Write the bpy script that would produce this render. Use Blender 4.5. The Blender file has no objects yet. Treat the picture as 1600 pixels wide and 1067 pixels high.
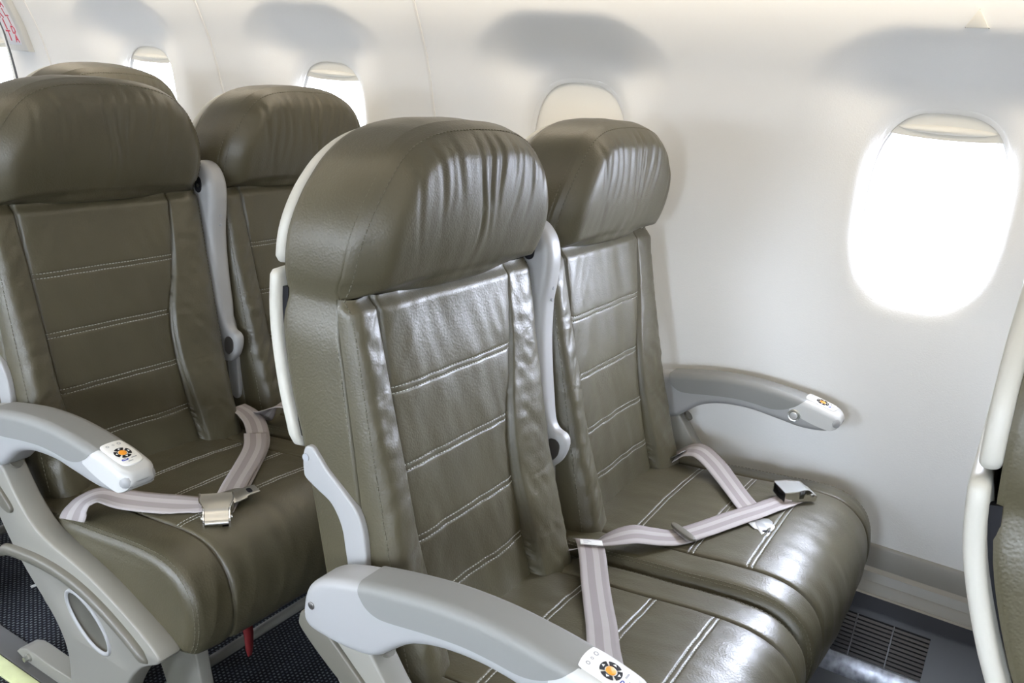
import bpy, bmesh, math
from mathutils import Vector, Matrix, noise
C = bpy.context.scene.collection
SC = bpy.context.scene
PI = math.pi

# ------------------------------------------------------------------ camera, sky, lamps, exposure
F_PX, CAM_H = 1360.574, 1.24
cam_data = bpy.data.cameras.new('camera')
cam = bpy.data.objects.new('camera', cam_data)
C.objects.link(cam)
cam_data.sensor_width = 36.0
cam_data.lens = F_PX / 1600 * 36.0
cam_data.clip_start = 0.02
right = Vector((0.52692881, -0.84618873, 0.07943971))
down = Vector((-0.20804603, -0.21904506, -0.95327651))
fwd = Vector((0.82405271, 0.48578174, -0.29146736))
M = Matrix(((right.x, -down.x, -fwd.x, 0), (right.y, -down.y, -fwd.y, 0), (right.z, -down.z, -fwd.z, CAM_H), (0, 0, 0, 1)))
cam.matrix_world = M
SC.camera = cam

SC.view_settings.view_transform = 'Standard'
SC.view_settings.look = 'None'
SC.view_settings.gamma = 1.0
SC.view_settings.use_curve_mapping = False
SC.view_settings.exposure = -0.25
try:
    SC.cycles.use_denoising = True
    SC.cycles.max_bounces = 10
    SC.cycles.diffuse_bounces = 6
    SC.cycles.sample_clamp_indirect = 8.0
except Exception:
    pass

world = bpy.data.worlds.new('sky')
SC.world = world
world.use_nodes = True
bg = world.node_tree.nodes['Background']
nt = world.node_tree
tc = nt.nodes.new('ShaderNodeTexCoord')
sep = nt.nodes.new('ShaderNodeSeparateXYZ')
nt.links.new(tc.outputs['Generated'], sep.inputs[0])


def sky_ramp(sock, stops):
    mr = nt.nodes.new('ShaderNodeMapRange')
    mr.inputs['From Min'].default_value = -1
    nt.links.new(sock, mr.inputs['Value'])
    r = nt.nodes.new('ShaderNodeValToRGB')
    nt.links.new(mr.outputs[0], r.inputs[0])
    for e, (p, c) in zip(r.color_ramp.elements, stops):
        e.position, e.color = p, (*c, 1)
    return r


# overcast glare; starboard ground brightened, an assumed sunlit apron lifting the port wall
port_sky = sky_ramp(sep.outputs['Z'], [(.47, (.030, .032, .035)), (.53, (.76, .83, 1.0))])
star_sky = sky_ramp(sep.outputs['Z'], [(.47, (.26, .28, .31)), (.53, (.76, .86, 1.0))])
side = sky_ramp(sep.outputs['X'], [(.45, (0, 0, 0)), (.55, (1, 1, 1))])
mix = nt.nodes.new('ShaderNodeMix')
mix.data_type = 'RGBA'
nt.links.new(side.outputs[0], mix.inputs[0])
nt.links.new(star_sky.outputs[0], mix.inputs[6])
nt.links.new(port_sky.outputs[0], mix.inputs[7])
nt.links.new(mix.outputs[2], bg.inputs[0])
bg.inputs[1].default_value = 125.0

PITCH = 0.816
XM = 0.46                       # the aisle's centre line
WIN_P, WIN_Y, WIN_Z = 0.775, 0.19, 1.056
WIN_A, WIN_B = 0.128, 0.189
KS = range(-2, 6)
Y0 = WIN_Y + (KS[0] - .5) * WIN_P
Y1 = WIN_Y + (KS[-1] + .5) * WIN_P


def area(name, loc, direction, sx, sy, energy, color, portal=False, along=(0, 1, 0)):
    d = bpy.data.lights.new(name, 'AREA')
    d.shape = 'RECTANGLE'
    d.size, d.size_y = sx, sy
    d.energy = energy
    d.color = color
    if portal:
        d.cycles.is_portal = True
    o = bpy.data.objects.new(name, d)
    C.objects.link(o)
    z = -Vector(direction).normalized()
    y = Vector(along)
    y = (y - z * y.dot(z)).normalized()
    x = y.cross(z)
    m = Matrix((x, y, z)).transposed().to_4x4()
    m.translation = Vector(loc)
    o.matrix_world = m
    return o


for k in KS:
    y = WIN_Y + k * WIN_P + (.125 if k >= 4 else 0)
    for s in (1, -1):
        area('window_portal', (XM + s * 1.475, y, WIN_Z), (-s, 0, 0), 0.42, 0.34, 1, (1, 1, 1), portal=True)
WARM = (1.0, 0.86, 0.66)
area('ceiling_lamp', (XM, (Y0 + Y1) / 2, 1.935), (0, 0, -1), 0.30, Y1 - Y0 - .3, 17, WARM)
for s in (1, -1):
    area('sidewall_wash_lamp', (XM + s * 1.13, (Y0 + Y1) / 2, 1.512), (s * .45, 0, -1), 0.05, Y1 - Y0 - .2, 16, WARM)


# ------------------------------------------------------------------ materials
def mat(name, color, rough=0.5, metal=0.0, spec=0.5, bump=None, coat=0.0, var=None, emit=None):
    """bump: list of (noise type, scale, strength, distance)"""
    m = bpy.data.materials.new(name)
    m.use_nodes = True
    nt = m.node_tree
    p = nt.nodes['Principled BSDF']
    p.inputs['Base Color'].default_value = (*color, 1)
    p.inputs['Roughness'].default_value = rough
    p.inputs['Metallic'].default_value = metal
    p.inputs['Specular IOR Level'].default_value = spec
    p.inputs['Coat Weight'].default_value = coat
    tc = nt.nodes.new('ShaderNodeTexCoord')
    prev = None
    for (kind, scale, strength, dist) in bump or ():
        if kind == 'voronoi':
            t = nt.nodes.new('ShaderNodeTexVoronoi')
            t.feature = 'SMOOTH_F1'
            out = t.outputs['Distance']
        else:
            t = nt.nodes.new('ShaderNodeTexNoise')
            t.inputs['Detail'].default_value = 3
            out = t.outputs['Fac']
        t.inputs['Scale'].default_value = scale
        nt.links.new(tc.outputs['Object'], t.inputs['Vector'])
        b = nt.nodes.new('ShaderNodeBump')
        b.inputs['Strength'].default_value = strength
        b.inputs['Distance'].default_value = dist
        nt.links.new(out, b.inputs['Height'])
        if prev:
            nt.links.new(prev.outputs[0], b.inputs['Normal'])
        prev = b
    if prev:
        nt.links.new(prev.outputs[0], p.inputs['Normal'])
    if var:
        t = nt.nodes.new('ShaderNodeTexNoise')
        t.inputs['Scale'].default_value = var[0]
        t.inputs['Detail'].default_value = 5
        nt.links.new(tc.outputs['Object'], t.inputs['Vector'])
        r = nt.nodes.new('ShaderNodeValToRGB')
        r.color_ramp.elements[0].position = 0.3
        r.color_ramp.elements[1].position = 0.7
        r.color_ramp.elements[0].color = (*[c * (1 - var[1]) for c in color], 1)
        r.color_ramp.elements[1].color = (*[min(1, c * (1 + var[1])) for c in color], 1)
        nt.links.new(t.outputs['Fac'], r.inputs[0])
        nt.links.new(r.outputs[0], p.inputs['Base Color'])
    if emit:
        p.inputs['Emission Color'].default_value = (*emit[0], 1)
        p.inputs['Emission Strength'].default_value = emit[1]
    return m


LEATHER = mat('olive_leather', (0.069, 0.060, 0.034), 0.42, spec=0.62, var=(9, .10),
              bump=[('voronoi', 360, .22, .0012), ('noise', 120, .10, .0025)])
THREAD = mat('pale_thread', (0.36, 0.36, 0.33), 0.7)  # paleness stands in for glare on the stitch rows
SEAMTHREAD = mat('olive_thread', (0.13, 0.12, 0.085), 0.7)
PLASTIC = mat('pale_grey_plastic', (0.33, 0.33, 0.327), 0.42, bump=[('noise', 900, .04, .001)])
SHELL = mat('cream_plastic', (0.47, 0.455, 0.40), 0.40)
PAD = mat('grey_armrest_rubber', (0.205, 0.205, 0.195), 0.55, bump=[('noise', 1200, .08, .001)])
PODM = mat('white_plastic', (0.52, 0.52, 0.505), 0.30)
FRAME = mat('taupe_paint', (0.245, 0.235, 0.205), 0.42, bump=[('noise', 700, .05, .001)])
BUMPER = mat('brown_grey_rubber', (0.125, 0.118, 0.095), 0.38)
STEEL = mat('brushed_steel', (0.66, 0.66, 0.64), 0.34, 1.0)
CHROME = mat('polished_chrome', (0.85, 0.85, 0.86), 0.12, 1.0)
DARK_STEEL = mat('grey_steel', (0.20, 0.19, 0.18), 0.35, 0.8)
BLACK = mat('black_plastic', (0.010, 0.010, 0.012), 0.6, spec=.15)
ORANGE = mat('orange_button', (0.85, 0.32, 0.02), 0.4)
BLUE = mat('blue_print', (0.03, 0.05, 0.35), 0.5)
GREYPRINT = mat('grey_print', (0.33, 0.34, 0.36), 0.5)
LABELW = mat('white_label', (0.80, 0.80, 0.78), 0.5)
RED = mat('red_webbing', (0.16, 0.006, 0.008), 0.7)
REDPRINT = mat('red_print', (0.52, 0.03, 0.07), 0.5)
WALL = mat('wall_panel', (0.75, 0.75, 0.74), 0.55, spec=.3, bump=[('noise', 330, .25, .0012)])
SHADE = mat('shade_plastic', (0.74, 0.715, 0.65), 0.5)
TRIMM = mat('panel_seam', (0.70, 0.69, 0.67), 0.4)
DADO = mat('kick_trim_plastic', (0.24, 0.228, 0.205), 0.42, bump=[('noise', 800, .06, .001)])
DADODARK = mat('dark_kick_panel', (0.055, 0.055, 0.062), 0.40, bump=[('noise', 500, .06, .001)])
STRIPM = mat('window_lit_ledge', (0.30, 0.31, 0.35), 0.33, .5, var=(60, .45))  # pale blue tone stands in for window light glancing off the ledge
GLOWSTRIP = mat('pale_yellow_path_strip', (0.62, 0.66, 0.36), 0.5, var=(30, .08))
CEIL = mat('ceiling_panel', (0.80, 0.79, 0.76), 0.6)


def carpet_mat():
    m = mat('navy_carpet', (0.02, 0.022, 0.028), 0.95, spec=.1)
    nt = m.node_tree
    p = nt.nodes['Principled BSDF']
    tc = nt.nodes.new('ShaderNodeTexCoord')
    mp = nt.nodes.new('ShaderNodeMapping')
    mp.inputs['Scale'].default_value = (1, 1, 0)
    nt.links.new(tc.outputs['Object'], mp.inputs['Vector'])
    br = nt.nodes.new('ShaderNodeTexBrick')
    br.inputs['Color1'].default_value = (0.165, 0.185, 0.19, 1)
    br.inputs['Color2'].default_value = (0.085, 0.095, 0.115, 1)
    br.inputs['Mortar'].default_value = (0.014, 0.014, 0.018, 1)
    br.inputs['Scale'].default_value = 1.0
    br.inputs['Brick Width'].default_value = 0.010
    br.inputs['Row Height'].default_value = 0.0085
    br.inputs['Mortar Size'].default_value = 0.0027
    br.inputs['Mortar Smooth'].default_value = 0.2
    nt.links.new(mp.outputs[0], br.inputs['Vector'])
    nt.links.new(br.outputs['Color'], p.inputs['Base Color'])
    b = nt.nodes.new('ShaderNodeBump')
    b.inputs['Strength'].default_value = .6
    b.inputs['Distance'].default_value = .003
    nt.links.new(br.outputs['Fac'], b.inputs['Height'])
    b.invert = True
    nt.links.new(b.outputs[0], p.inputs['Normal'])
    return m


CARPET = carpet_mat()


def belt_mat():
    m = mat('striped_belt_webbing', (0.45, 0.42, 0.40), 0.7, spec=.3)
    nt = m.node_tree
    p = nt.nodes['Principled BSDF']
    uv = nt.nodes.new('ShaderNodeUVMap')
    sep = nt.nodes.new('ShaderNodeSeparateXYZ')
    nt.links.new(uv.outputs[0], sep.inputs[0])
    r = nt.nodes.new('ShaderNodeValToRGB')
    r.color_ramp.interpolation = 'CONSTANT'
    e = r.color_ramp.elements
    pale, dark = (0.40, 0.365, 0.36, 1), (0.29, 0.26, 0.255, 1)
    e[0].position, e[0].color = 0.0, dark
    e[1].position, e[1].color = 0.26, pale
    for pos, c in ((0.48, dark), (0.74, pale)):
        x = e.new(pos)
        x.color = c
    nt.links.new(sep.outputs[0], r.inputs[0])
    nt.links.new(r.outputs[0], p.inputs['Base Color'])
    w = nt.nodes.new('ShaderNodeTexWave')
    w.inputs['Scale'].default_value = 1.0
    mp = nt.nodes.new('ShaderNodeMapping')
    mp.inputs['Scale'].default_value = (30, 330, 1)
    nt.links.new(uv.outputs[0], mp.inputs[0])
    nt.links.new(mp.outputs[0], w.inputs[0])
    b = nt.nodes.new('ShaderNodeBump')
    b.inputs['Strength'].default_value = .25
    b.inputs['Distance'].default_value = .0008
    nt.links.new(w.outputs['Fac'], b.inputs['Height'])
    nt.links.new(b.outputs[0], p.inputs['Normal'])
    return m


BELT = belt_mat()


def glass_mat():
    m = bpy.data.materials.new('window_pane')
    m.use_nodes = True
    nt = m.node_tree
    nt.nodes.clear()
    o = nt.nodes.new('ShaderNodeOutputMaterial')
    mx = nt.nodes.new('ShaderNodeMixShader')
    t = nt.nodes.new('ShaderNodeBsdfTransparent')
    g = nt.nodes.new('ShaderNodeBsdfGlossy')
    g.inputs['Roughness'].default_value = .02
    mx.inputs[0].default_value = .05
    nt.links.new(t.outputs[0], mx.inputs[1])
    nt.links.new(g.outputs[0], mx.inputs[2])
    nt.links.new(mx.outputs[0], o.inputs[0])
    return m


GLASS = glass_mat()

# ------------------------------------------------------------------ mesh helpers
ORG = Vector((0, 0, 0))


class MB:
    def __init__(s):
        s.v, s.f, s.m, s.uv = [], [], [], {}

    def add(s, verts, faces, mi=0):
        n = len(s.v)
        s.v += [Vector(p) for p in verts]
        for f in faces:
            s.f.append([i + n for i in f])
            s.m.append(mi)

    def grid(s, rows, closed=False, mi=0, flip=False):
        """rows: list of equally long point lists"""
        n = len(s.v)
        w = len(rows[0])
        for r in rows:
            s.v += [Vector(p) for p in r]
        for i in range(len(rows) - 1):
            for j in range(w if closed else w - 1):
                a, b = i * w + j, i * w + (j + 1) % w
                f = [n + a, n + b, n + b + w, n + a + w]
                s.f.append(f[::-1] if flip else f)
                s.m.append(mi)

    def cap(s, ring, mi=0, flip=False):
        n = len(s.v)
        s.v += [Vector(p) for p in ring]
        f = list(range(n, n + len(ring)))
        s.f.append(f[::-1] if flip else f)
        s.m.append(mi)

    def box(s, a, b, mi=0, bevel=0.0):
        a, b = Vector(a), Vector(b)
        bm = bmesh.new()
        bmesh.ops.create_cube(bm, size=1)
        for v in bm.verts:
            v.co = Vector(((a.x + b.x) / 2 + v.co.x * (b.x - a.x), (a.y + b.y) / 2 + v.co.y * (b.y - a.y), (a.z + b.z) / 2 + v.co.z * (b.z - a.z)))
        if bevel:
            bmesh.ops.bevel(bm, geom=list(bm.edges), offset=bevel, segments=3, affect='EDGES', profile=.5)
        bm.verts.index_update()
        s.add([v.co.copy() for v in bm.verts], [[v.index for v in f.verts] for f in bm.faces], mi)
        bm.free()

    def tube(s, pts, r, n=10, mi=0, ends=True):
        pts = [Vector(p) for p in pts]
        rows = []
        up = Vector((0, 0, 1))
        for i, p in enumerate(pts):
            t = (pts[min(i + 1, len(pts) - 1)] - pts[max(i - 1, 0)]).normalized()
            if abs(t.dot(up)) > .95:
                up = Vector((1, 0, 0))
            x = t.cross(up).normalized()
            y = x.cross(t)
            up = y
            rr = r[i] if isinstance(r, (list, tuple)) else r
            rows.append([p + (x * math.cos(a * 2 * PI / n) + y * math.sin(a * 2 * PI / n)) * rr for a in range(n)])
        s.grid(rows, closed=True, mi=mi)
        if ends:
            s.cap(rows[0], mi, True)
            s.cap(rows[-1], mi)

    def build(s, name, mats, parent=None, smooth=35, weld=1e-5, recalc=True, props=None):
        me = bpy.data.meshes.new(name)
        me.from_pydata([tuple(p - ORG) for p in s.v], [], s.f)
        if not isinstance(mats, (list, tuple)):
            mats = [mats]
        for m in mats:
            me.materials.append(m)
        me.polygons.foreach_set('material_index', s.m)
        if s.uv:
            l = me.uv_layers.new(name='UVMap')
            for lp in me.loops:
                l.data[lp.index].uv = s.uv.get(lp.vertex_index, (0, 0))
        bm = bmesh.new()
        bm.from_mesh(me)
        if weld:
            bmesh.ops.remove_doubles(bm, verts=bm.verts, dist=weld)
        if recalc:
            bmesh.ops.recalc_face_normals(bm, faces=bm.faces)
        ang = math.radians(smooth)
        for f in bm.faces:
            f.smooth = True
        for e in bm.edges:
            if len(e.link_faces) == 2 and e.calc_face_angle(0) > ang:
                e.smooth = False
        bm.to_mesh(me)
        bm.free()
        o = bpy.data.objects.new(name, me)
        C.objects.link(o)
        if parent:
            o.parent = parent
        for k, v in (props or {}).items():
            o[k] = v
        return o


def spline(pts, n, closed=False):
    """Catmull-Rom through points of any size, n samples per span"""
    pts = [tuple(p) for p in pts]
    N = len(pts)
    out = []
    for i in range(N if closed else N - 1):
        g = (lambda k: pts[k % N]) if closed else (lambda k: pts[max(0, min(N - 1, k))])
        a, b, c, d = g(i - 1), g(i), g(i + 1), g(i + 2)
        for j in range(n):
            t = j / n
            out.append(tuple(.5 * (2 * q + (r - p) * t + (2 * p - 5 * q + 4 * r - s) * t * t + (3 * q - p - 3 * r + s) * t ** 3) for p, q, r, s in zip(a, b, c, d)))
    if not closed:
        out.append(pts[-1])
    return out


def resample(pts, step, closed=False):
    pts = [Vector(p) for p in pts]
    if closed:
        pts = pts + [pts[0]]
    out, acc = [pts[0]], 0.0
    L = sum((b - a).length for a, b in zip(pts, pts[1:]))
    n = max(2, round(L / step))
    st = L / n
    for a, b in zip(pts, pts[1:]):
        d = (b - a).length
        while d > 1e-12 and acc + d >= st - 1e-9:
            a = a + (b - a) * ((st - acc) / d)
            out.append(a)
            acc = 0
            d = (b - a).length
        acc += d
    if closed:
        out = out[:n]
    return out


def interp(tab, x):
    if x <= tab[0][0]:
        return tab[0][1]
    for (a, b), (c, d) in zip(tab, tab[1:]):
        if x <= c:
            return b + (d - b) * (x - a) / (c - a)
    return tab[-1][1]


def smoother(tab, n=8):
    t = sorted(tab)
    return spline(t, n)


def sstep(a, b, x):
    t = max(0.0, min(1.0, (x - a) / (b - a)))
    return t * t * (3 - 2 * t)


def area2(o):
    return sum(a[0] * b[1] - b[0] * a[1] for a, b in zip(o, o[1:] + o[:1])) / 2


def inset(o, d):
    """offset a ccw 2D outline inwards"""
    n = len(o)
    out = []
    for i in range(n):
        p, q, r = o[i - 1], o[i], o[(i + 1) % n]
        t = Vector((r[0] - p[0], r[1] - p[1]))
        if t.length < 1e-9:
            t = Vector((1, 0))
        t.normalize()
        out.append((q[0] - t.y * d, q[1] + t.x * d))
    return out


def prism(mb, outline, a, b, r, place, mi=0, seg=4):
    """rounded slab: 2D outline swept from a to b; place(u, v, w) makes the 3D point"""
    o = [tuple(p) for p in outline]
    if area2(o) < 0:
        o = o[::-1]
    rows = []
    if r > 0:
        for i in range(seg + 1):
            t = i / seg * PI / 2
            rows.append([place(u, v, a + r * (1 - math.sin(t))) for u, v in inset(o, r * (1 - math.cos(t)))][:])
        rows = rows[::-1]
        rows = [[place(u, v, a + r * (1 - math.cos(t))) for u, v in inset(o, r * (1 - math.sin(t)))] for t in [i / seg * PI / 2 for i in range(seg + 1)]]
        rows += [[place(u, v, b - r * (1 - math.sin(t))) for u, v in inset(o, r * (1 - math.cos(t)))] for t in [i / seg * PI / 2 for i in range(seg + 1)]]
    else:
        rows = [[place(u, v, a) for u, v in o], [place(u, v, b) for u, v in o]]
    mb.grid(rows, closed=True, mi=mi)
    mb.cap(rows[0], mi, True)
    mb.cap(rows[-1], mi)


def yzx(u, v, w):
    return (w, u, v)


def smooth_outline(pts, n=6, step=None):
    o = spline(pts, n, closed=True)
    if step:
        o = [tuple(p) for p in resample([(*p, 0) for p in o], step, closed=True)]
        o = [(p[0], p[1]) for p in o]
    return o


def dashes(mb, path, normals=None, length=.0042, gap=.0020, r=.0008, mi=0):
    pts = resample(path, (length + gap) / 2)
    for i in range(0, len(pts) - 1, 2):
        a, b = pts[i], pts[i + 1]
        t = (b - a)
        if t.length < 1e-6:
            continue
        a2 = a - t * .25
        b2 = b + t * .05
        t.normalize()
        x = t.cross(Vector((.3, -.9, .4))).normalized() * r
        y = t.cross(x).normalized() * r
        vs = [a2 + x, a2 + y, a2 - x, a2 - y, b2 + x, b2 + y, b2 - x, b2 - y]
        mb.add(vs, [(0, 1, 5, 4), (1, 2, 6, 5), (2, 3, 7, 6), (3, 0, 4, 7), (0, 3, 2, 1), (4, 5, 6, 7)], mi)


def N3(x, y, z):
    return noise.noise(Vector((x, y, z)))


def empty(name, loc, **props):
    o = bpy.data.objects.new(name, None)
    o.empty_display_size = .1
    o.location = loc
    C.objects.link(o)
    for k, v in props.items():
        o[k] = v
    return o


# ------------------------------------------------------------------ the cabin
def wall_base(z):
    zz = min(max(z - .8, 0), .475)
    x = 1.862 - .40 * zz * zz
    if z > 1.275:
        x -= .50 * (z - 1.275)
    return x


def super_r(dy, dz, a, b, n):
    return (abs(dy / a) ** n + abs(dz / b) ** n) ** (1 / n)


def win_y(k):
    return WIN_Y + k * WIN_P + (.125 if k >= 4 else 0)


def win_plane(z):
    return 1.864 - max(0, z - .86) * .062


def wall_x(y, z):
    k = round((y - WIN_Y) / WIN_P)
    dy, dz = y - win_y(k), z - WIN_Z
    my = 1 - sstep(.08, .265, abs(dy))
    zk = 1.262
    h = .035 + .085 * math.sqrt(my)
    mz = sstep(.72, .90, z) * (1 - sstep(zk - .012, zk + h, z))
    x = wall_base(z)
    x += (max(win_plane(z), x) - x) * my * mz
    rl = super_r(dy, dz, WIN_A, WIN_B, 2.9)
    if rl < 1.2:
        x += .012 * ((1.2 - rl) / .2) ** 2
    return x


WALL_Z0, WALL_Z1 = .335, 1.52


def outline_pt(th, s=1.0, n=2.9):
    c, q = math.cos(th), math.sin(th)
    r = 1 / ((abs(c) / WIN_A) ** n + (abs(q) / WIN_B) ** n) ** (1 / n)
    return r * s * c, r * s * q


def make_wall(name, side):
    mb = MB()
    for k in KS:
        yc = win_y(k)
        oc = yc - (WIN_Y + k * WIN_P)
        hy, zt, zb = WIN_P / 2, WALL_Z1 - WIN_Z, WALL_Z0 - WIN_Z
        border = []
        nb = 34
        border += [(hy, zb + (zt - zb) * i / nb) for i in range(nb)]
        border += [(hy - 2 * hy * i / nb, zt) for i in range(nb)]
        border += [(-hy, zt + (zb - zt) * i / nb) for i in range(nb)]
        border += [(-hy + 2 * hy * i / nb, zb) for i in range(nb)]
        border = [(by - oc, bz) for by, bz in border]
        rows = []
        R = 44
        for i in range(R + 1):
            t = (i / R) ** 1.3
            row = []
            for (by, bz) in border:
                oy, oz = outline_pt(math.atan2(bz, by))
                y, z = oy + (by - oy) * t, oz + (bz - oz) * t
                X = wall_x(yc + y, WIN_Z + z) if i else wall_x(yc + y, WIN_Z + z)
                row.append((X if side > 0 else 2 * XM - X, yc + y, WIN_Z + z))
            rows.append(row)
        mb.grid(rows, closed=True, flip=side < 0)
    return mb.build(name, WALL, smooth=60, weld=1e-4, props={'kind': 'structure'})


make_wall('wall_port', 1)
make_wall('wall_starboard', -1)


def make_window(idx, k, side, closed=False):
    yc = win_y(k)
    gx = (lambda x: x) if side > 0 else (lambda x: 2 * XM - x)
    w = empty('window_%d' % idx, (gx(1.89), yc, WIN_Z), kind='structure')
    global ORG
    ORG = Vector((gx(1.89), yc, WIN_Z))

    def fx(x, z):
        return gx(x - 1.876 + win_plane(z))
    mb = MB()
    ths = [i * 2 * PI / 120 for i in range(120)]

    def ring(s, x=None):
        out = []
        for th in ths:
            y, z = outline_pt(th, s)
            out.append((gx(wall_x(yc + y, WIN_Z + z)) if x is None else fx(x, WIN_Z + z), yc + y, WIN_Z + z))
        return out
    sec = [(1.0, None), (.985, 1.889), (.95, 1.893), (.948, 1.8965), (1.26, 1.8967), (1.26, 1.9045), (.955, 1.9047), (.93, 1.907), (.925, 1.935), (.90, 1.94), (.90, 1.965), (1.0, 1.966)]
    mb.grid([ring(s, x) for s, x in sec], closed=True, flip=side > 0)
    mb.build('window_frame', WALL, w, smooth=40, recalc=False)
    p = MB()
    for x in (1.938, 1.9395):
        p.cap(ring(.915, x), flip=side > 0)
    p.build('pane', GLASS, w, recalc=False)
    # shade: a plate sliding in the slot, curved lower edge, lens shaped pull
    zc = 0.131
    top = []
    for i in range(61):
        th = PI * i / 60
        y, z = outline_pt(th, 1.2)
        top.append((y, z))
    if closed:
        o = [outline_pt(i * 2 * PI / 120, 1.2) for i in range(120)]
    else:
        o = [p_ for p_ in top if p_[1] > zc + .012]
        ym = max(p_[0] for p_ in o)
        o += [(-ym + 2 * ym * i / 24, zc + .010 * abs(-1 + 2 * i / 24) ** 2.2) for i in range(25)]
    sh = MB()
    prism(sh, o, 1.8985, 1.9025, .0012, lambda u, v, q: (fx(q, WIN_Z + v), yc + u, WIN_Z + v), seg=2)
    so = sh.build('window_shade', SHADE, w, smooth=40)
    if not closed:
        h = MB()
        L = [(.085 * math.cos(t), zc + .019 + .0075 * math.sin(t)) for t in [i * 2 * PI / 40 for i in range(40)]]
        rows = []
        for t in [i / 5 for i in range(6)]:
            s_ = math.sqrt(max(0, 1 - t * t)) if t < 1 else .02
            rows.append([(fx(1.8985 - .007 * t, WIN_Z + v), yc + u * s_, WIN_Z + zc + .019 + (v - zc - .019) * s_ - .003 * t) for u, v in L])
        h.grid(rows, closed=True)
        h.build('shade_pull', SHADE, so, smooth=60)
    ORG = Vector((0, 0, 0))


n = 0
for side in (1, -1):
    for k in KS:
        n += 1
        make_window(n, k, side, closed=(side > 0 and k == 1))

# outer skin keeps daylight out of the gap behind the lining
def lathe_profile(mb, prof, y0, y1, ny=2, mi=0, flip=False):
    mb.grid([[(x, y0 + (y1 - y0) * j / (ny - 1), z) for j in range(ny)] for x, z in prof], mi=mi, flip=flip)


# panel seams
seam_n = 0
for ys, wdt, mt in ((WIN_Y + 1.5 * WIN_P, .004, TRIMM), (WIN_Y + 2.5 * WIN_P, .004, TRIMM), (2.975, .003, TRIMM), (3.225, .006, DADODARK)):
    seam_n += 1
    mb = MB()
    zs = [WALL_Z0 + (WALL_Z1 - WALL_Z0) * i / 60 for i in range(61)]
    mb.grid([[(wall_x(ys, z) + .001, ys - wdt, z), (wall_x(ys, z) - .0035, ys - wdt * .8, z), (wall_x(ys, z) - .0035, ys + wdt * .8, z), (wall_x(ys, z) + .001, ys + wdt, z)] for z in zs])
    mb.build('trim_%d' % seam_n, mt, smooth=30, props={'kind': 'structure'})

# ceiling with stowage bins and light coves
mb = MB()
prof = [(1.6493, 1.52), (1.635, 1.54), (1.61, 1.55), (1.56, 1.55), (1.52, 1.50), (1.30, 1.50), (1.20, 1.54), (1.15, 1.66), (1.12, 1.82), (1.00, 1.90), (.80, 1.935), (.46, 1.945)]
prof = [(x + .0, z) for x, z in prof]
full = prof + [(2 * XM - x, z) for x, z in prof[::-1][1:]]
lathe_profile(mb, full, Y0, Y1)
mb.build('ceiling', CEIL, smooth=40, recalc=False, props={'kind': 'structure'})
for nm, yy in (('wall_fore', Y0), ('wall_aft', Y1)):
    mb = MB()
    mb.box((XM - 1.46, yy - .01, -.02), (XM + 1.46, yy + .01, 2.0))
    mb.build(nm, CEIL, props={'kind': 'structure'})

# kick trim along the wall foot
mb = MB()
prof = [(1.864, .345), (1.859, .340), (1.857, .335), (1.854, .292), (1.851, .288), (1.846, .284), (1.840, .266), (1.8385, .2645), (1.8365, .2655), (1.834, .262), (1.829, .250), (1.826, .246), (1.822, .247), (1.818, .244)]
lathe_profile(mb, prof, Y0, Y1)
mb.build('trim_5', DADO, smooth=25, recalc=False, props={'kind': 'structure'})
mb = MB()
prof = [(1.818, .244), (1.817, .212), (1.824, .208), (1.823, .200), (1.757, .045), (1.72, .0)]
lathe_profile(mb, prof, Y0, Y1)
mb.build('baseboard_port', DADODARK, smooth=25, recalc=False, props={'kind': 'structure'})
mb = MB()
prof = [(2 * XM - 1.862, .345), (2 * XM - 1.82, .244), (2 * XM - 1.72, .0)]
lathe_profile(mb, prof, Y0, Y1)
mb.build('baseboard_starboard', DADODARK, smooth=25, recalc=False, props={'kind': 'structure'})

mb = MB()
mb.box((XM - 1.46, Y0, -.02), (XM + 1.46, Y1, 0))
mb.build('floor', CARPET, props={'kind': 'structure'})

# ------------------------------------------------------------------ seats: surfaces
ORG = Vector((1.26, 0.45, 0.0))     # base point of the near row, its own coordinates start here
XA, XW = 1.008, 1.508               # centres of the aisle and window backrests
HW = 0.223

SEAM = smoother([(.36, .603), (.45, .622), (.60, .652), (.75, .680), (.85, .700), (.955, .719), (.985, .709), (1.02, .700), (1.06, .692), (1.11, .686), (1.15, .687), (1.18, .690)])
REAR = smoother([(.36, .690), (.45, .702), (.593, .735), (.74, .773), (.82, .797), (.91, .813), (.99, .811), (1.08, .800), (1.14, .789), (1.18, .783)])


def y_seam(z):
    return interp(SEAM, z)


def y_rear(z):
    return interp(REAR, z)


BOLST = smoother([(.36, .066), (.44, .070), (.50, .064), (.58, .055), (.64, .047), (.72, .041), (.80, .034), (.88, .030), (.957, .026)])
CENT = smoother([(.36, .030), (.45, .030), (.60, .026), (.75, .021), (.90, .022), (.957, .024)])
PANEL_L = smoother([(.36, .138), (.53, .150), (.62, .158), (.73, .162), (.83, .165), (.957, .171)])
PANEL_R = smoother([(.36, .124), (.44, .121), (.55, .108), (.63, .100), (.72, .103), (.83, .130), (.957, .142)])


def panel_w(sg, z):
    return interp(PANEL_R if sg > 0 else PANEL_L, z)


ROWS_Z = (.832, .726, .624, .530)


def ridge(a):
    return 1 - abs(a)


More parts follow.
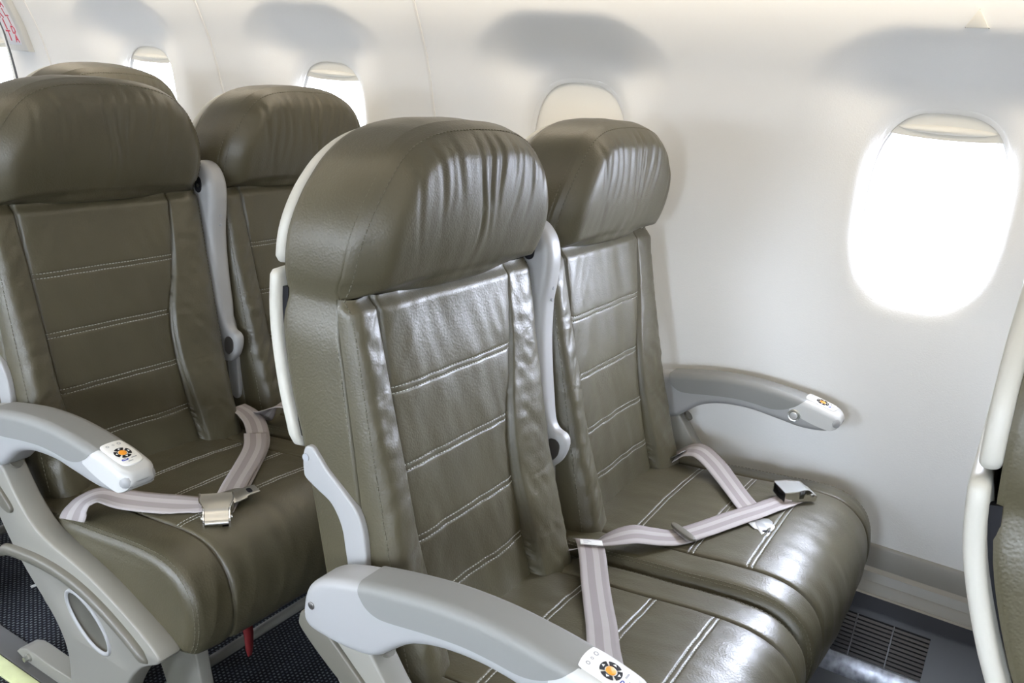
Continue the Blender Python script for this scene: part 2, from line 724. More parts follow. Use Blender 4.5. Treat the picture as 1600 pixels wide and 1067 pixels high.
def back_cols():
    """columns as (region, t): 0 the centre panel, 1 the bolster"""
    ins = sorted(set([round(i / 30, 4) for i in range(31)] + [.9, .915, .93, .945, .957, .969, .98, .99]))
    out = sorted(set([0, .012, .025, .04, .055, .07, .09, .12] + [round(i / 16, 4) for i in range(17)] + [.97, .985, .993]))
    right_ = [(0, t) for t in ins] + [(1, t) for t in out[1:]]
    return [(-1, r, t) for r, t in right_[:0:-1]] + [(1, r, t) for r, t in right_]


def col_x(col, z):
    sg, r, t = col
    w = panel_w(sg, z)
    return sg * (t * w if r == 0 else w + (HW - w) * t)


def back_front(u, z, seed):
    """front leather of the backrest: u across (-1..1), z up"""
    x = u * HW
    ax = abs(x)
    w = panel_w(1 if x > 0 else -1, z)
    B, Cn = interp(BOLST, z), interp(CENT, z)
    if ax < w:
        t = ax / w
        b = Cn + .004 * (1 - t ** 4)
        for zr in ROWS_Z:
            b -= .0008 * (math.exp(-((z - zr - .0042) / .0015) ** 2) + math.exp(-((z - zr + .0042) / .0015) ** 2)) + .0008 * math.exp(-((z - zr) / .007) ** 2) * (1 - sstep(.96, 1, t))
        # puckers between the rows of stitching
        zz = [q for q in (.957,) + ROWS_Z + (.43,)]
        b += .0030 * N3(x * 17 + z * 3 + seed, z * 7 - x * 6, seed) + .0011 * N3(x * 42 + z * 14, z * 15, seed + 3)
        b += .0034 * ridge(N3((x + .5 * z * (1 if x > 0 else -1)) * 24, z * 9 - x * 8, seed + 8)) * sstep(.35, .9, t)
    else:
        t = (ax - w) / (HW - w)
        e = max(0.0, (t - .55) / .45)
        b = B * math.sqrt(max(0, 1 - e ** 2.4)) if e < 1 else 0
        b = b * (.86 + .14 * math.sin(min(1, t * 1.6) * PI / 2))
        lowz = 1 - sstep(.46, .80, z)
        env = sstep(0, .2, t) * (1 - sstep(.8, 1, t))
        s = 1 if x > 0 else -1
        b += env * (.0026 + .0036 * lowz) * ridge(N3(ax * 14 - z * 3, z * 30 + ax * 34, seed + 5 * s)) - env * .003
        b += env * (.0018 * N3(ax * 40, z * 55, seed + 2) + .0007 * N3(ax * 110, z * 120, seed + 12))
    d = ax - w
    b -= .0058 * math.exp(-(d / .0026) ** 2) + .0015 * math.exp(-(d / .008) ** 2)
    # the roll under the head cushion
    b -= .012 * sstep(.938, .957, z)
    return Vector((x, y_seam(z) - max(b, 0), z))


DOME = [(.955, .215), (.985, .2225), (1.03, .222), (1.07, .210), (1.105, .190), (1.13, .170), (1.15, .142), (1.163, .105), (1.170, .058), (1.1725, 0)]
_d = [(h, z) for z, h in DOME]
DOME_OUT = spline(_d, 7)                                   # right half, bottom to top
DOME_OUT = DOME_OUT + [(-h, z) for h, z in DOME_OUT[::-1][1:]]   # on to the bottom left
DOME_PTS = [Vector((a, b, 0)) for a, b in DOME_OUT]
SIDE_R = [Vector((HW - .009 * sstep(.90, .955, z), z, 0)) for z in [.36 + (.945 - .36) * i / 30 for i in range(31)]]
OUT_FULL = SIDE_R + resample(DOME_PTS, .011) + [Vector((-p.x, p.y, 0)) for p in SIDE_R[::-1]]
HC = (0.0, 1.064)


FACE = smoother([(.94, .680), (.985, .668), (1.02, .658), (1.06, .652), (1.10, .651), (1.14, .655), (1.175, .668)])


def head_front(dirpt, r, seed):
    """head cushion: outline point, r 0..1 from its centre"""
    x, z = HC[0] + (dirpt.x - HC[0]) * r, HC[1] + (dirpt.y - HC[1]) * r
    d = (1 - r) * math.hypot(dirpt.x - HC[0], dirpt.y - HC[1])
    ang = math.atan2(dirpt.y - HC[1], dirpt.x - HC[0])
    wb = sstep(.45, .95, -math.sin(ang)) * (1 - sstep(.016, .09, d))
    side = .024 * math.sin(min(1, d / .066) * PI / 2) + .010 * math.sin(min(1, d / .104) * PI / 2) + .0075 * (1 - math.exp(-d / .0045))
    q = min(1, d / .017)
    bot = .0135 + .024 * math.sqrt(1 - (1 - q) ** 2)
    b = side * (1 - wb) + bot * wb
    flat = .85 * sstep(.006, .055, d)
    b = b * (1 - flat) + (y_seam(z) - interp(FACE, z)) * flat
    env = sstep(0, .03, d)
    for i in range(11):
        h1, h2, h3 = N3(i * 3.7, seed, .5), N3(i * 5.1, seed, 7.5), N3(i * 2.3, seed, 4.5)
        x0 = -.15 + .031 * i + .02 * h1
        xf = x0 + (1.17 - z) * (-.30 * x0 / .15 * .5 + .25 * h2) + .004 * math.sin(z * 40 + i)
        reach = 1.03 + .09 * h3
        amp = (.0021 + .0022 * h2) * sstep(reach - .03, reach + .07, z)
        wd = .0048 + .0015 * h3
        b += env * amp * (.55 * math.exp(-((x - xf - 2.0 * wd) / (1.7 * wd)) ** 2) - math.exp(-((x - xf) / wd) ** 2))
    b += env * (.0010 * N3(x * 40, z * 9, seed + 4) + .0022 * N3(x * 11, z * 6, seed + 7))
    # puckers over the lower seam
    b += wb * sstep(0, .012, d) * (1 - sstep(.03, .07, d)) * .0025 * N3(x * 42, 2, seed)
    return Vector((x, y_seam(z) - b, z))


def make_backrest(xc, parent, seed, nm='aisle'):
    off = Vector((xc, 0, 0))
    # lower backrest
    mb = MB()
    cols = back_cols()
    zs = sorted([.40 + (.957 - .40) * i / 130 for i in range(131)] + [zr + k * .0009 for zr in ROWS_Z for k in range(-9, 10)])
    mb.grid([[off + back_front(col_x(c, z) / HW, z, seed) for c in cols] for z in zs])
    st = mb
    for zr in ROWS_Z:
        wl, wr = panel_w(-1, zr), panel_w(1, zr)
        for dz in (-.0042, .0042):
            st_path = []
            for i in range(61):
                u = (-wl + .004 + (wl + wr - .008) * i / 60) / HW
                p = back_front(u, zr + dz, seed)
                st_path.append(off + p + Vector((0, -.0006, 0)))
            dashes(st, st_path, mi=1)
    mb.build('backrest', [LEATHER, THREAD], parent, smooth=180, recalc=False)
    # head cushion
    mb = MB()
    bottom = [Vector((.214 - .428 * i / 44, .955 - .004 * math.sin(PI * i / 44), 0)) for i in range(1, 44)]
    bottom = [Vector((-p.x, p.y, 0)) for p in bottom]
    ring = resample(DOME_PTS, .0055) + bottom
    R = 64
    rows = [[off + head_front(p, max(.0001, 1 - (1 - i / R) ** 1.5), seed) for p in ring] for i in range(R + 1)]
    # tuck the lower edge under
    rows.append([q + Vector((0, .012, .004)) for q in rows[-1]])
    mb.grid(rows, closed=True)
    head = mb.build('headrest', LEATHER, parent, smooth=180, recalc=True)
    # side panel: the strip of leather round the whole edge, seam to shell
    mb = MB()
    rows = []
    for t in (0, .008, .018, .03, .045, .065, .09, .13, .2, .3, .4, .5, .6, .7, .8, .88, .93, .96, .98, 1):
        row = []
        for k, p in enumerate(OUT_FULL):
            ys, yr = y_seam(p.y), y_rear(p.y)
            y = ys + (yr - ys) * t
            bul = .004 * math.sin(PI * t) - .0065 * math.exp(-(t * (yr - ys) / .0030) ** 2) - .003 * math.exp(-((1 - t) * (yr - ys) / .004) ** 2)
            bul += .0012 * N3(p.y * 9, t * 3 + p.x * 8, seed + 6) + .0014 * sstep(1.08, 1.16, p.y) * N3(p.x * 40, t * 2, seed + 9) * math.sin(PI * t)
            n_ = (p - Vector((0, min(p.y, 1.0), 0)))
            n_ = n_.normalized() if n_.length > .01 else Vector((0, 1, 0))
            row.append(off + Vector((p.x + n_.x * bul, y, p.y + n_.y * bul)))
        rows.append(row)
    mb.grid(rows)
    st = mb
    for dy, din in ((.0065, 0.0), (-.0055, .006)):
        path = []
        for p in OUT_FULL:
            if p.y < .42:
                continue
            n_ = (p - Vector((0, min(p.y, 1.0), 0)))
            n_ = n_.normalized() if n_.length > .01 else Vector((0, 1, 0))
            o_ = .0006 if din == 0 else -din
            if din == 0:
                path.append(off + Vector((p.x + n_.x * o_, y_seam(p.y) + dy, p.y + n_.y * o_)))
            elif p.y > .957:
                rl = math.hypot(p.x - HC[0], p.y - HC[1])
                path.append(off + head_front(p, 1 - .0062 / rl, seed) + Vector((0, -.0005, 0)))
            else:
                path.append(off + back_front((1 if p.x > 0 else -1) * (1 - .0062 / HW), min(p.y, .955), seed) + Vector((0, -.0005, 0)))
        dashes(st, path, length=.0045, gap=.003, mi=1)
    mb.build('side_panel', [LEATHER, SEAMTHREAD], parent, smooth=180, recalc=False)
    # plastic shell behind: upper piece, lower piece
    top = [(q.x * 1.004, q.y - .007 * sstep(1.08, 1.17, q.y)) for q in resample(DOME_PTS, .008) if q.y > .99]
    top = top + [(-.2185, .987), (-.205, .984), (.205, .984), (.2185, .987)]
    shell = empty_part('back_shell', parent)
    mb = MB()
    prism(mb, top, 0, .019, .008, lambda u, v, w: (xc + u, y_rear(v) + w - .001, v))
    mb.build('upper_shell', SHELL, shell, smooth=50)
    low = [(.227, .970), (.222, .977), (.205, .979), (-.205, .979), (-.222, .977), (-.227, .970)] + [(-.227, .955 - .02 * i) for i in range(11)] + [(-.222, .742), (-.212, .737), (.212, .737), (.222, .742)] + [(.227, .755 + .02 * i) for i in range(11)]
    mb = MB()
    prism(mb, low, .006, .024, .008, lambda u, v, w: (xc + u, y_rear(v) + w - .001, v))
    prism(mb, [(a * .955, max(.75, min(b, .955))) for a, b in low], -.004, .012, 0, lambda u, v, w: (xc + u, y_rear(v) + w - .001, v), mi=1)  # black filler stands in for the shade in the gap
    mb.build('lower_shell', [SHELL, BLACK], shell, smooth=50)
    mb = MB()
    cov = [(.205, .36 + .02 * i) for i in range(20)] + [(-.205, .74 - .02 * i) for i in range(20)]
    prism(mb, cov, -.006, .010, .004, lambda u, v, w: (xc + u, y_rear(v) + w, v))
    mb.build('back_cover', LEATHER, parent, smooth=50)
    # tray table folded against the shell, on its latch
    mb = MB()
    tr = smooth_outline([(-.16, .50), (-.152, .53), (-.152, .74), (-.14, .765), (.14, .765), (.152, .74), (.152, .53), (.14, .50)], 4)
    prism(mb, tr, .021, .030, .004, lambda u, v, w: (xc + u, y_rear(v) + w, v))
    mb.build('tray_table', PLASTIC, parent, smooth=50)
    mb = MB()
    pk = smooth_outline([(-.17, .30), (-.165, .33), (-.172, .485), (-.16, .495), (.16, .495), (.172, .485), (.165, .33), (.17, .30)], 4)
    prism(mb, pk, .020, .036, .007, lambda u, v, w: (xc + u, y_rear(v) + w, v))
    mb.build('literature_pocket', LEATHER, parent, smooth=50)


def empty_part(name, parent):
    o = bpy.data.objects.new(name, None)
    o.empty_display_size = .05
    C.objects.link(o)
    o.parent = parent
    return o


LINK = [(.764, .736), (.760, .750), (.748, .753), (.735, .742), (.722, .729), (.703, .715), (.685, .701), (.667, .684), (.656, .660), (.650, .625), (.647, .59), (.640, .50), (.665, .50), (.679, .59), (.686, .624), (.694, .656), (.712, .682), (.736, .694), (.758, .705), (.763, .715)]
LINK = smooth_outline(LINK, 5)


def make_link(xa, parent, screw=-1):
    mb = MB()
    prism(mb, LINK, xa, xa + .012, .003, yzx)
    o = mb.build('recline_link', PLASTIC, parent, smooth=45)
    m2 = MB()
    xs = xa - .0006 if screw < 0 else xa + .0126
    m2.tube([(xs - .001, .7575, .736), (xs + .001, .7575, .736)], .0055, 16)
    m2.build('bolt', GREYPRINT, o, smooth=40)


# ------------------------------------------------------------------ seats: cushions
CPATH = [(.66, .40), (.655, .436), (.62, .450), (.56, .455), (.50, .461), (.44, .468), (.38, .474), (.32, .481), (.27, .485), (.23, .483), (.198, .472), (.174, .452), (.160, .426), (.154, .395), (.155, .365), (.163, .340), (.178, .328), (.25, .325), (.62, .345)]
CP = spline(CPATH, 9)
_acc = [0]
for a_, b_ in zip(CP, CP[1:]):
    _acc.append(_acc[-1] + math.hypot(b_[0] - a_[0], b_[1] - a_[1]))
CLEN = _acc[-1]
S_ROWS = []


def cpoint(s):
    for i in range(len(CP) - 1):
        if s <= _acc[i + 1] or i == len(CP) - 2:
            t = (s - _acc[i]) / max(1e-9, _acc[i + 1] - _acc[i])
            a, b = CP[i], CP[i + 1]
            p = Vector((a[0] + (b[0] - a[0]) * t, a[1] + (b[1] - a[1]) * t))
            d = Vector((b[0] - a[0], b[1] - a[1])).normalized()
            return p, Vector((-d.y, d.x)) * -1


def s_at_y(y):
    for i in range(len(CP)):
        if CP[i][1] > .44 and CP[i][0] <= y:
            return _acc[i]


CROWS = [s_at_y(y) for y in (.50, .393, .290)]


def cushion_pt(t, s, half, seam, seed, crown):
    """t across in metres from the centre, s along the profile"""
    p, n = cpoint(s)
    front = sstep(CLEN * .15, CLEN * .4, s)
    a = abs(t)
    topness = (1 - sstep(.70 * CLEN, .74 * CLEN, s))
    b = crown * (1 - (a / half) ** 2) * topness
    e = half - a
    if e < .022:
        b -= .022 * (1 - math.sqrt(max(0, 1 - (1 - e / .022) ** 2)))
    b -= (.0042 * math.exp(-((a - seam) / .0026) ** 2) + .0014 * math.exp(-((a - seam) / .008) ** 2)) * topness
    if a < seam:
        for sr in CROWS:
            b -= .0010 * (math.exp(-((s - sr - .0042) / .0015) ** 2) + math.exp(-((s - sr + .0042) / .0015) ** 2)) + .0006 * math.exp(-((s - sr) / .007) ** 2) * (1 - sstep(.96, 1, a / seam))
    fr = sstep(s_at_y(.25), s_at_y(.18), s) * topness
    env = sstep(0, .02, e) * topness
    b += env * (.0018 * N3(t * 12, s * 10, seed) + .0010 * N3(t * 40, s * 22, seed + 2))
    b += env * fr * .0036 * (ridge(N3(t * 24 + s * 3, s * 7 + t * 5, seed + 4)) - .6)
    return Vector((t, p.x + n.x * b, p.y + n.y * b))


def make_cushion(xc, half, seam, parent, seed, crown, zoff=0.0):
    off = Vector((xc, 0, zoff))
    mb = MB()
    ts = sorted(set([round(half * math.sin(i / 40 * PI / 2), 5) for i in range(-40, 41)] + [round(half * i / 34, 5) for i in range(-34, 35)] + [round(sg * (seam + k * .0011), 5) for sg in (-1, 1) for k in range(-7, 8)]))
    ss = sorted([CLEN * i / 170 for i in range(171)] + [sr + k * .0009 for sr in CROWS for k in range(-9, 10)])
    rows = [[off + cushion_pt(t, s, half, seam, seed, crown) for t in ts] for s in ss]
    mb.grid(rows)
    mid = Vector((xc, .40, .40))
    for j, fl in ((0, False), (-1, True)):
        edge = [r[j] for r in rows]
        side_rows = [edge]
        for k in range(1, 5):
            tt = k / 4
            side_rows.append([Vector((p.x + (.004 if fl else -.004) * math.sin(PI * min(1, tt * 1.2) * .5), p.y + (.40 - p.y) * tt * .55, p.z + (.40 + zoff - p.z) * tt * .55)) for p in edge])
        mb.grid(side_rows)
        mb.cap(side_rows[-1])
    st = mb
    for sr in CROWS:
        for ds in (-.0042, .0042):
            dashes(st, [off + cushion_pt((-1 + 2 * i / 50) * (seam - .004), sr + ds, half, seam, seed, crown) + Vector((0, 0, .0006)) for i in range(51)], mi=1)
    for sg in (-1, 1):
        for dd in (.007, .0115):
            dashes(st, [off + cushion_pt(sg * (half - dd), s, half, seam, seed, crown) + Vector((0, -.0003, .0006)) for s in [CLEN * (.06 + .56 * i / 120) for i in range(121)]], length=.0045, gap=.003, mi=2)
    return mb.build('seat_cushion', [LEATHER, THREAD, SEAMTHREAD], parent, smooth=65)


# ------------------------------------------------------------------ seats: armrests
ARM_TOP = [(.699, .560), (.694, .592), (.678, .612), (.650, .626), (.61, .637), (.56, .648), (.50, .658), (.45, .662), (.40, .662), (.34, .657), (.29, .649), (.258, .641)]
ARM_END = [(.241, .632), (.236, .620), (.243, .609)]
ARM_BOT = [(.268, .598), (.31, .594), (.36, .599), (.42, .605), (.48, .600), (.525, .585), (.555, .562), (.575, .546), (.600, .538), (.640, .535), (.678, .537), (.694, .545)]
ARM = smooth_outline(ARM_TOP + ARM_END + ARM_BOT, 5, .006)


ARM_TOPS = smoother(ARM_TOP)


def arm_top(y):
    return interp(ARM_TOPS, y)


PAD_LOW = smoother([(.606, .6395), (.604, .630), (.599, .621), (.590, .612), (.575, .6065), (.555, .607), (.50, .616), (.45, .622), (.41, .622), (.375, .620), (.350, .625), (.328, .637), (.315, .649), (.305, .6575)])
POD_LOW = smoother([(.338, .626), (.315, .617), (.285, .609), (.258, .605), (.244, .609), (.2375, .617), (.2350, .623)])
POD_TOP = smoother([(.2350, .624), (.2375, .632), (.243, .6375), (.258, .6435), (.29, .6515), (.313, .6545), (.338, .6575)])


def pod_edge(z):            # the slanting joint between pad and pod
    return .302 + .034 * (1 - sstep(.624, .656, z))


def saddle(mb, ys, zt, zb, x0, x1, r0, taper=None):
    """inverted trough over the arm: one cross-section per station"""
    rows = []
    for y in ys:
        t, b = zt(y), zb(y)
        i = taper(y) if taper else 0
        r = r0
        b = min(b, t - .0004)
        sn = max(0.0, (b - t + r) / r)
        a0 = math.asin(min(1, sn))
        zl = b if sn <= 0 else t - r + r * math.sin(a0)
        xl = r * (1 - math.cos(a0))
        arc = [a0 + (PI / 2 - a0) * k / 10 for k in range(11)]
        sec = [(x0 + i + xl, zl), (x0 + i + xl, zl + max(0, (t - r - zl)) * .5)]
        sec += [(x0 + i + r * (1 - math.cos(a)), t - r + r * math.sin(a)) for a in arc]
        sec += [(x1 - i - r * (1 - math.cos(a)), t - r + r * math.sin(a)) for a in arc[::-1]]
        sec += [(x1 - i - xl, zl + max(0, (t - r - zl)) * .5), (x1 - i - xl, zl)]
        rows.append([(x, y, z) for x, z in sec])
    mb.grid(rows)
    return rows


def make_armrest(xa, parent, inner, buttons=True, dy=0.0):
    """xa: outer face nearest the aisle; inner: +1 when the seat lies towards the wall"""
    global ORG
    keep = ORG
    ORG = ORG - Vector((0, dy, 0))
    w = .058
    mb = MB()
    prism(mb, ARM, xa, xa + w, .013, yzx, seg=5)
    arm = mb.build('armrest', PLASTIC, parent, smooth=40)
    mb = MB()
    ys = [.305 + (.606 - .305) * (.5 - .5 * math.cos(PI * i / 90)) for i in range(91)]
    saddle(mb, ys, lambda y: arm_top(y) + .0020, lambda y: interp(PAD_LOW, y), xa - .0018, xa + w + .0018, .0140)
    mb.build('armrest_pad', PAD, arm, smooth=40)
    mb = MB()
    ys = [.2350 + (.338 - .2350) * (i / 40) ** 1.5 for i in range(41)]
    rw = saddle(mb, ys, lambda y: interp(POD_TOP, y) + .0002 - .003 * sstep(.313, .338, y) * 0 , lambda y: interp(POD_LOW, y), xa - .0008, xa + w + .0008, .0125, lambda y: .010 * (1 - sstep(.235, .256, y)) ** 1.5)
    mb.grid([[r_[0], (r_[0][0] + .006, r_[0][1], r_[0][2] - .002), (r_[-1][0] - .006, r_[-1][1], r_[-1][2] - .002), r_[-1]] for r_ in rw])
    mb.cap(rw[0])
    pod = mb.build('control_pod', PODM, arm, smooth=40)
    if not buttons:
        return arm
    cy, cx = .283, xa + w / 2
    n0 = Vector((0, arm_top(.30) - arm_top(.26), .04))
    tdir = Vector((0, -.04, arm_top(.26) - arm_top(.30))).normalized()
    nrm = Vector((0, tdir.z, -tdir.y)).normalized()
    base = Vector((cx, cy, arm_top(cy) + .0027))
    xd = Vector((1, 0, 0))

    def pl(u, v, h):        # u along the arm to its tip, v towards the wall, h above
        return base + tdir * u + xd * v + nrm * h
    plate = smooth_outline([(-.030, -.012), (-.030, .012), (-.022, .0185), (.018, .0185), (.031, .011), (.031, -.011), (.018, -.0185), (-.022, -.0185)], 5)
    mb = MB()
    prism(mb, plate, -.006, .0016, .0012, lambda a, b, h: pl(a, b, h), seg=2)
    mb.build('button_plate', LABELW, arm, smooth=40)
    mb = MB()
    prism(mb, [(.0058 * math.cos(t) + .002, .0058 * math.sin(t)) for t in [i * 2 * PI / 28 for i in range(28)]], .001, .0030, .0006, lambda a, b, h: pl(a, b, h), seg=2)
    mb.build('orange_button', ORANGE, arm, smooth=40)
    for q in range(4):
        mb = MB()
        a0 = q * PI / 2 + PI / 4 + .14
        a1 = a0 + PI / 2 - .28
        arc = [a0 + (a1 - a0) * i / 10 for i in range(11)]
        prism(mb, [(.002 + .0128 * math.cos(t), .0128 * math.sin(t)) for t in arc] + [(.002 + .0072 * math.cos(t), .0072 * math.sin(t)) for t in arc[::-1]], .001, .0024, 0, lambda a, b, h: pl(a, b, h))
        am = (a0 + a1) / 2
        c_, s_ = math.cos(am), math.sin(am)
        tri = [(.0118, 0), (.0088, .0022), (.0088, -.0022)]
        prism(mb, [(.002 + r * c_ - k * s_, r * s_ + k * c_) for r, k in tri], .002, .0027, 0, lambda a, b, h: pl(a, b, h), mi=1)
        mb.build('arrow_button', [BLACK, LABELW], arm, smooth=30)
    mb = MB()
    pill = smooth_outline([(.0185, -.013), (.0165, -.011), (.0165, -.004), (.0185, -.002), (.0205, -.004), (.0205, -.011)], 4)
    prism(mb, pill, .0012, .0022, 0, lambda a, b, h: pl(a, b, h))
    prism(mb, [(.0178, -.0108), (.0178, -.0042), (.0190, -.0042), (.0190, -.0108)], .0020, .0025, 0, lambda a, b, h: pl(a, b, h), mi=1)
    mb.build('blue_key', [BLUE, LABELW], arm, smooth=30)
    for (u, v, r) in ((-.0215, -.0095, .0026), (-.0215, .0, .0019), (-.0215, .0095, .0030)):
        mb = MB()
        cir = [(u + r * math.cos(t), v + r * math.sin(t)) for t in [i * PI / 8 for i in range(16)]]
        cin = [(u + r * .6 * math.cos(t), v + r * .6 * math.sin(t)) for t in [i * PI / 8 for i in range(16)]]
        for i in range(16):
            j = (i + 1) % 16
            mb.add([pl(*cir[i], .0019), pl(*cir[j], .0019), pl(*cin[j], .0019), pl(*cin[i], .0019)], [(0, 1, 2, 3)])
        mb.build('key_print', GREYPRINT, arm, smooth=30, recalc=False)
    for (u, v, a, b) in ((.0185, .0075, .0011, .0045), (.0245, -.002, .0010, .0040)):
        mb = MB()
        mb.add([pl(u - a, v - b, .0019), pl(u + a, v - b, .0019), pl(u + a, v + b, .0019), pl(u - a, v + b, .0019)], [(0, 1, 2, 3)])
        mb.build('key_print', GREYPRINT, arm, smooth=30, recalc=False)
    # recline button on the side the sitter reaches
    xs, sg = (xa + w, 1) if inner > 0 else (xa, -1)
    mb = MB()
    prof = [(.0, .0125), (.0035, .0125), (.0045, .0115), (.0040, .0095), (.0015, .0090)]
    cir = [i * 2 * PI / 32 for i in range(32)]
    by, bz = .326, .619
    mb.grid([[(xs + sg * h, by + r * math.cos(t), bz + r * math.sin(t)) for t in cir] for h, r in prof], closed=True)
    mb.grid([[(xs + sg * h, by + r * math.cos(t), bz + r * math.sin(t)) for t in cir] for h, r in [(.0015, .0088), (.006, .0085), (.0072, .0075), (.0075, .003), (.0075, .0001)]], closed=True)
    mb.build('recline_button', STEEL, arm, smooth=40)
    xs, sg = (xa, -1) if inner > 0 else (xa + w, 1)
    mb = MB()
    mb.grid([[(xs + sg * h, .680 + r * math.cos(t), .577 + r * math.sin(t)) for t in cir] for h, r in [(-.002, .0052), (.0008, .0052), (.0016, .004), (.0018, .0001)]], closed=True)
    mb.build('pivot_screw', DARK_STEEL, arm, smooth=40)
    ORG = keep
    return arm


MIDARM = smooth_outline([(.735, 1.010), (.712, 1.016), (.690, 1.006), (.674, .982), (.668, .950), (.670, .910), (.673, .875), (.669, .810), (.659, .740), (.646, .680), (.634, .661), (.619, .655), (.611, .643), (.613, .622), (.624, .600), (.645, .585), (.668, .600), (.690, .68), (.715, .80), (.735, .90), (.748, .97)], 6, .006)


def make_middle_armrest(parent):
    mb = MB()
    prism(mb, MIDARM, 1.233, 1.283, .016, lambda u, v, w: (1.258 + (w - 1.258) * (.55 + .45 * sstep(.64, .72, v)), u, v), seg=5)
    o = mb.build('middle_armrest', PLASTIC, parent, smooth=45)
    mb = MB()
    hole = smooth_outline([(.628, .645), (.621, .636), (.623, .618), (.634, .606), (.646, .612), (.648, .632), (.641, .645)], 5)
    prism(mb, hole, 1.2435, 1.2725, 0, yzx)  # dark solid stands in for the shaded hole of the hook
    mb.build('dark_pull_plug', DARK_STEEL, o, smooth=45)
    mb = MB()
    sl = [(.5 * (.010 if i else 0), 0) for i in range(1)]
    slot = smooth_outline([(.708, .985), (.699, .978), (.699, .958), (.708, .951), (.717, .958), (.717, .978)], 5)
    prism(mb, slot, 1.2315, 1.234, 0, yzx)
    mb.build('latch_slot', BLACK, o, smooth=45)
    mb = MB()
    mb.tube([(1.2312, .708, .966), (1.2335, .708, .966)], .0042, 14)
    mb.build('latch_pin', STEEL, o, smooth=45)
    for zz in (.905, .885):
        mb = MB()
        yy = .670
        mb.tube([(1.259, yy - .0010, zz), (1.259, yy + .003, zz)], .0030, 12)
        mb.build('screw', GREYPRINT, o, smooth=45)


# ------------------------------------------------------------------ seats: frame
BLADE = smooth_outline([(.640, .548), (.600, .548), (.583, .535), (.560, .505), (.535, .478), (.500, .452), (.455, .437), (.40, .427), (.34, .411), (.28, .389), (.225, .364), (.188, .340), (.195, .325), (.235, .300), (.270, .255), (.295, .20), (.300, .14), (.285, .05), (.290, .015), (.33, .010), (.42, .012), (.440, .05), (.436, .13), (.432, .20), (.437, .245), (.460, .285), (.497, .320), (.540, .355), (.580, .395), (.618, .445), (.655, .50), (.668, .535)], 5, .008)
HOLE = [(.368 + .066 * math.cos(t) * .80 + .030 * math.sin(t) * .5, .328 + .066 * math.cos(t) * .52 - .030 * math.sin(t) * .85) for t in [i * 2 * PI / 64 for i in range(64)]]


def make_blade(parent, xa, xb, outer):
    """end bay: a side panel with an oval opening"""
    mb = MB()
    o = BLADE if area2(BLADE) > 0 else BLADE[::-1]
    h = HOLE if area2(HOLE) > 0 else HOLE[::-1]
    from mathutils.geometry import tessellate_polygon
    for x in (xa, xb):
        r = .004
        o1, h1 = inset(o, r), inset(h, -r)
        tri = tessellate_polygon([[Vector((a, b, 0)) for a, b in o1], [Vector((a, b, 0)) for a, b in h1]])
        mb.add([(x, a, b) for a, b in o1 + h1], [list(t) for t in tri])
    for out, sg in ((o, 1), (h, -1)):
        rows = []
        for x, q in ((xa, 1), (xa + .0012, .35), (xa + .004, 0), (xb - .004, 0), (xb - .0012, .35), (xb, 1)):
            rows.append([(x, a, b) for a, b in inset(out, sg * .004 * q)])
        mb.grid(rows, closed=True)
    ob = mb.build('end_bay', FRAME, parent, smooth=40, weld=2e-5)
    disc = MB()
    disc.tube([((xa + xb) / 2, .5795, .5415), ((xa + xb) / 2, .5755, .5455)], .011, 20)
    disc.build('hole_disc', BUMPER, ob, smooth=40)  # dark disc stands in for the round hole in the top face
    mb = MB()
    rim_rows = []
    xs = xa if outer < 0 else xb
    for dx, q in ((.001, .002), (-.0025, .001), (-.0035, -.0015), (-.0025, -.004), (.0, -.0055)):
        rim_rows.append([(xs + dx * (1 if outer < 0 else -1), a, b) for a, b in inset(h, -q - .002)])
    mb.grid(rim_rows, closed=True)
    mb.build('opening_rim', PLASTIC, ob, smooth=60)
    return ob


STRIP_TOP = [(.612, .374), (.590, .386), (.545, .394), (.49, .400), (.43, .400), (.37, .392), (.31, .374), (.255, .350), (.215, .328)]


def make_bumper(parent, xa, outer, x_other):
    mb = MB()
    top = spline(STRIP_TOP, 6)
    rows = []
    n = len(top)
    for i, (y, z) in enumerate(top):
        e = min(1, i / 3 + .25, (n - 1 - i) / 3 + .25)
        rr = .0115 * e
        d = .011 * e
        row = []
        for j in range(12):
            t = -PI / 2 + PI * j / 11
            row.append((xa + outer * d * math.cos(t), y, z - .006 + rr * math.sin(t)))
        rows.append(row)
    mb.grid(rows)
    mb.cap(rows[0])
    mb.cap(rows[-1])
    mb.build('bumper_strip', BUMPER, parent, smooth=60)
    mb = MB()
    b2 = smooth_outline([(.705, .545), (.697, .530), (.650, .495), (.600, .466), (.575, .458), (.563, .463), (.566, .475), (.60, .502), (.66, .548), (.695, .562)], 5)
    prism(mb, b2, xa - .006 if outer < 0 else xa - .004, xa + .004 if outer < 0 else xa + .006, .003, yzx)
    mb.build('armrest_bumper', BUMPER, parent, smooth=50)


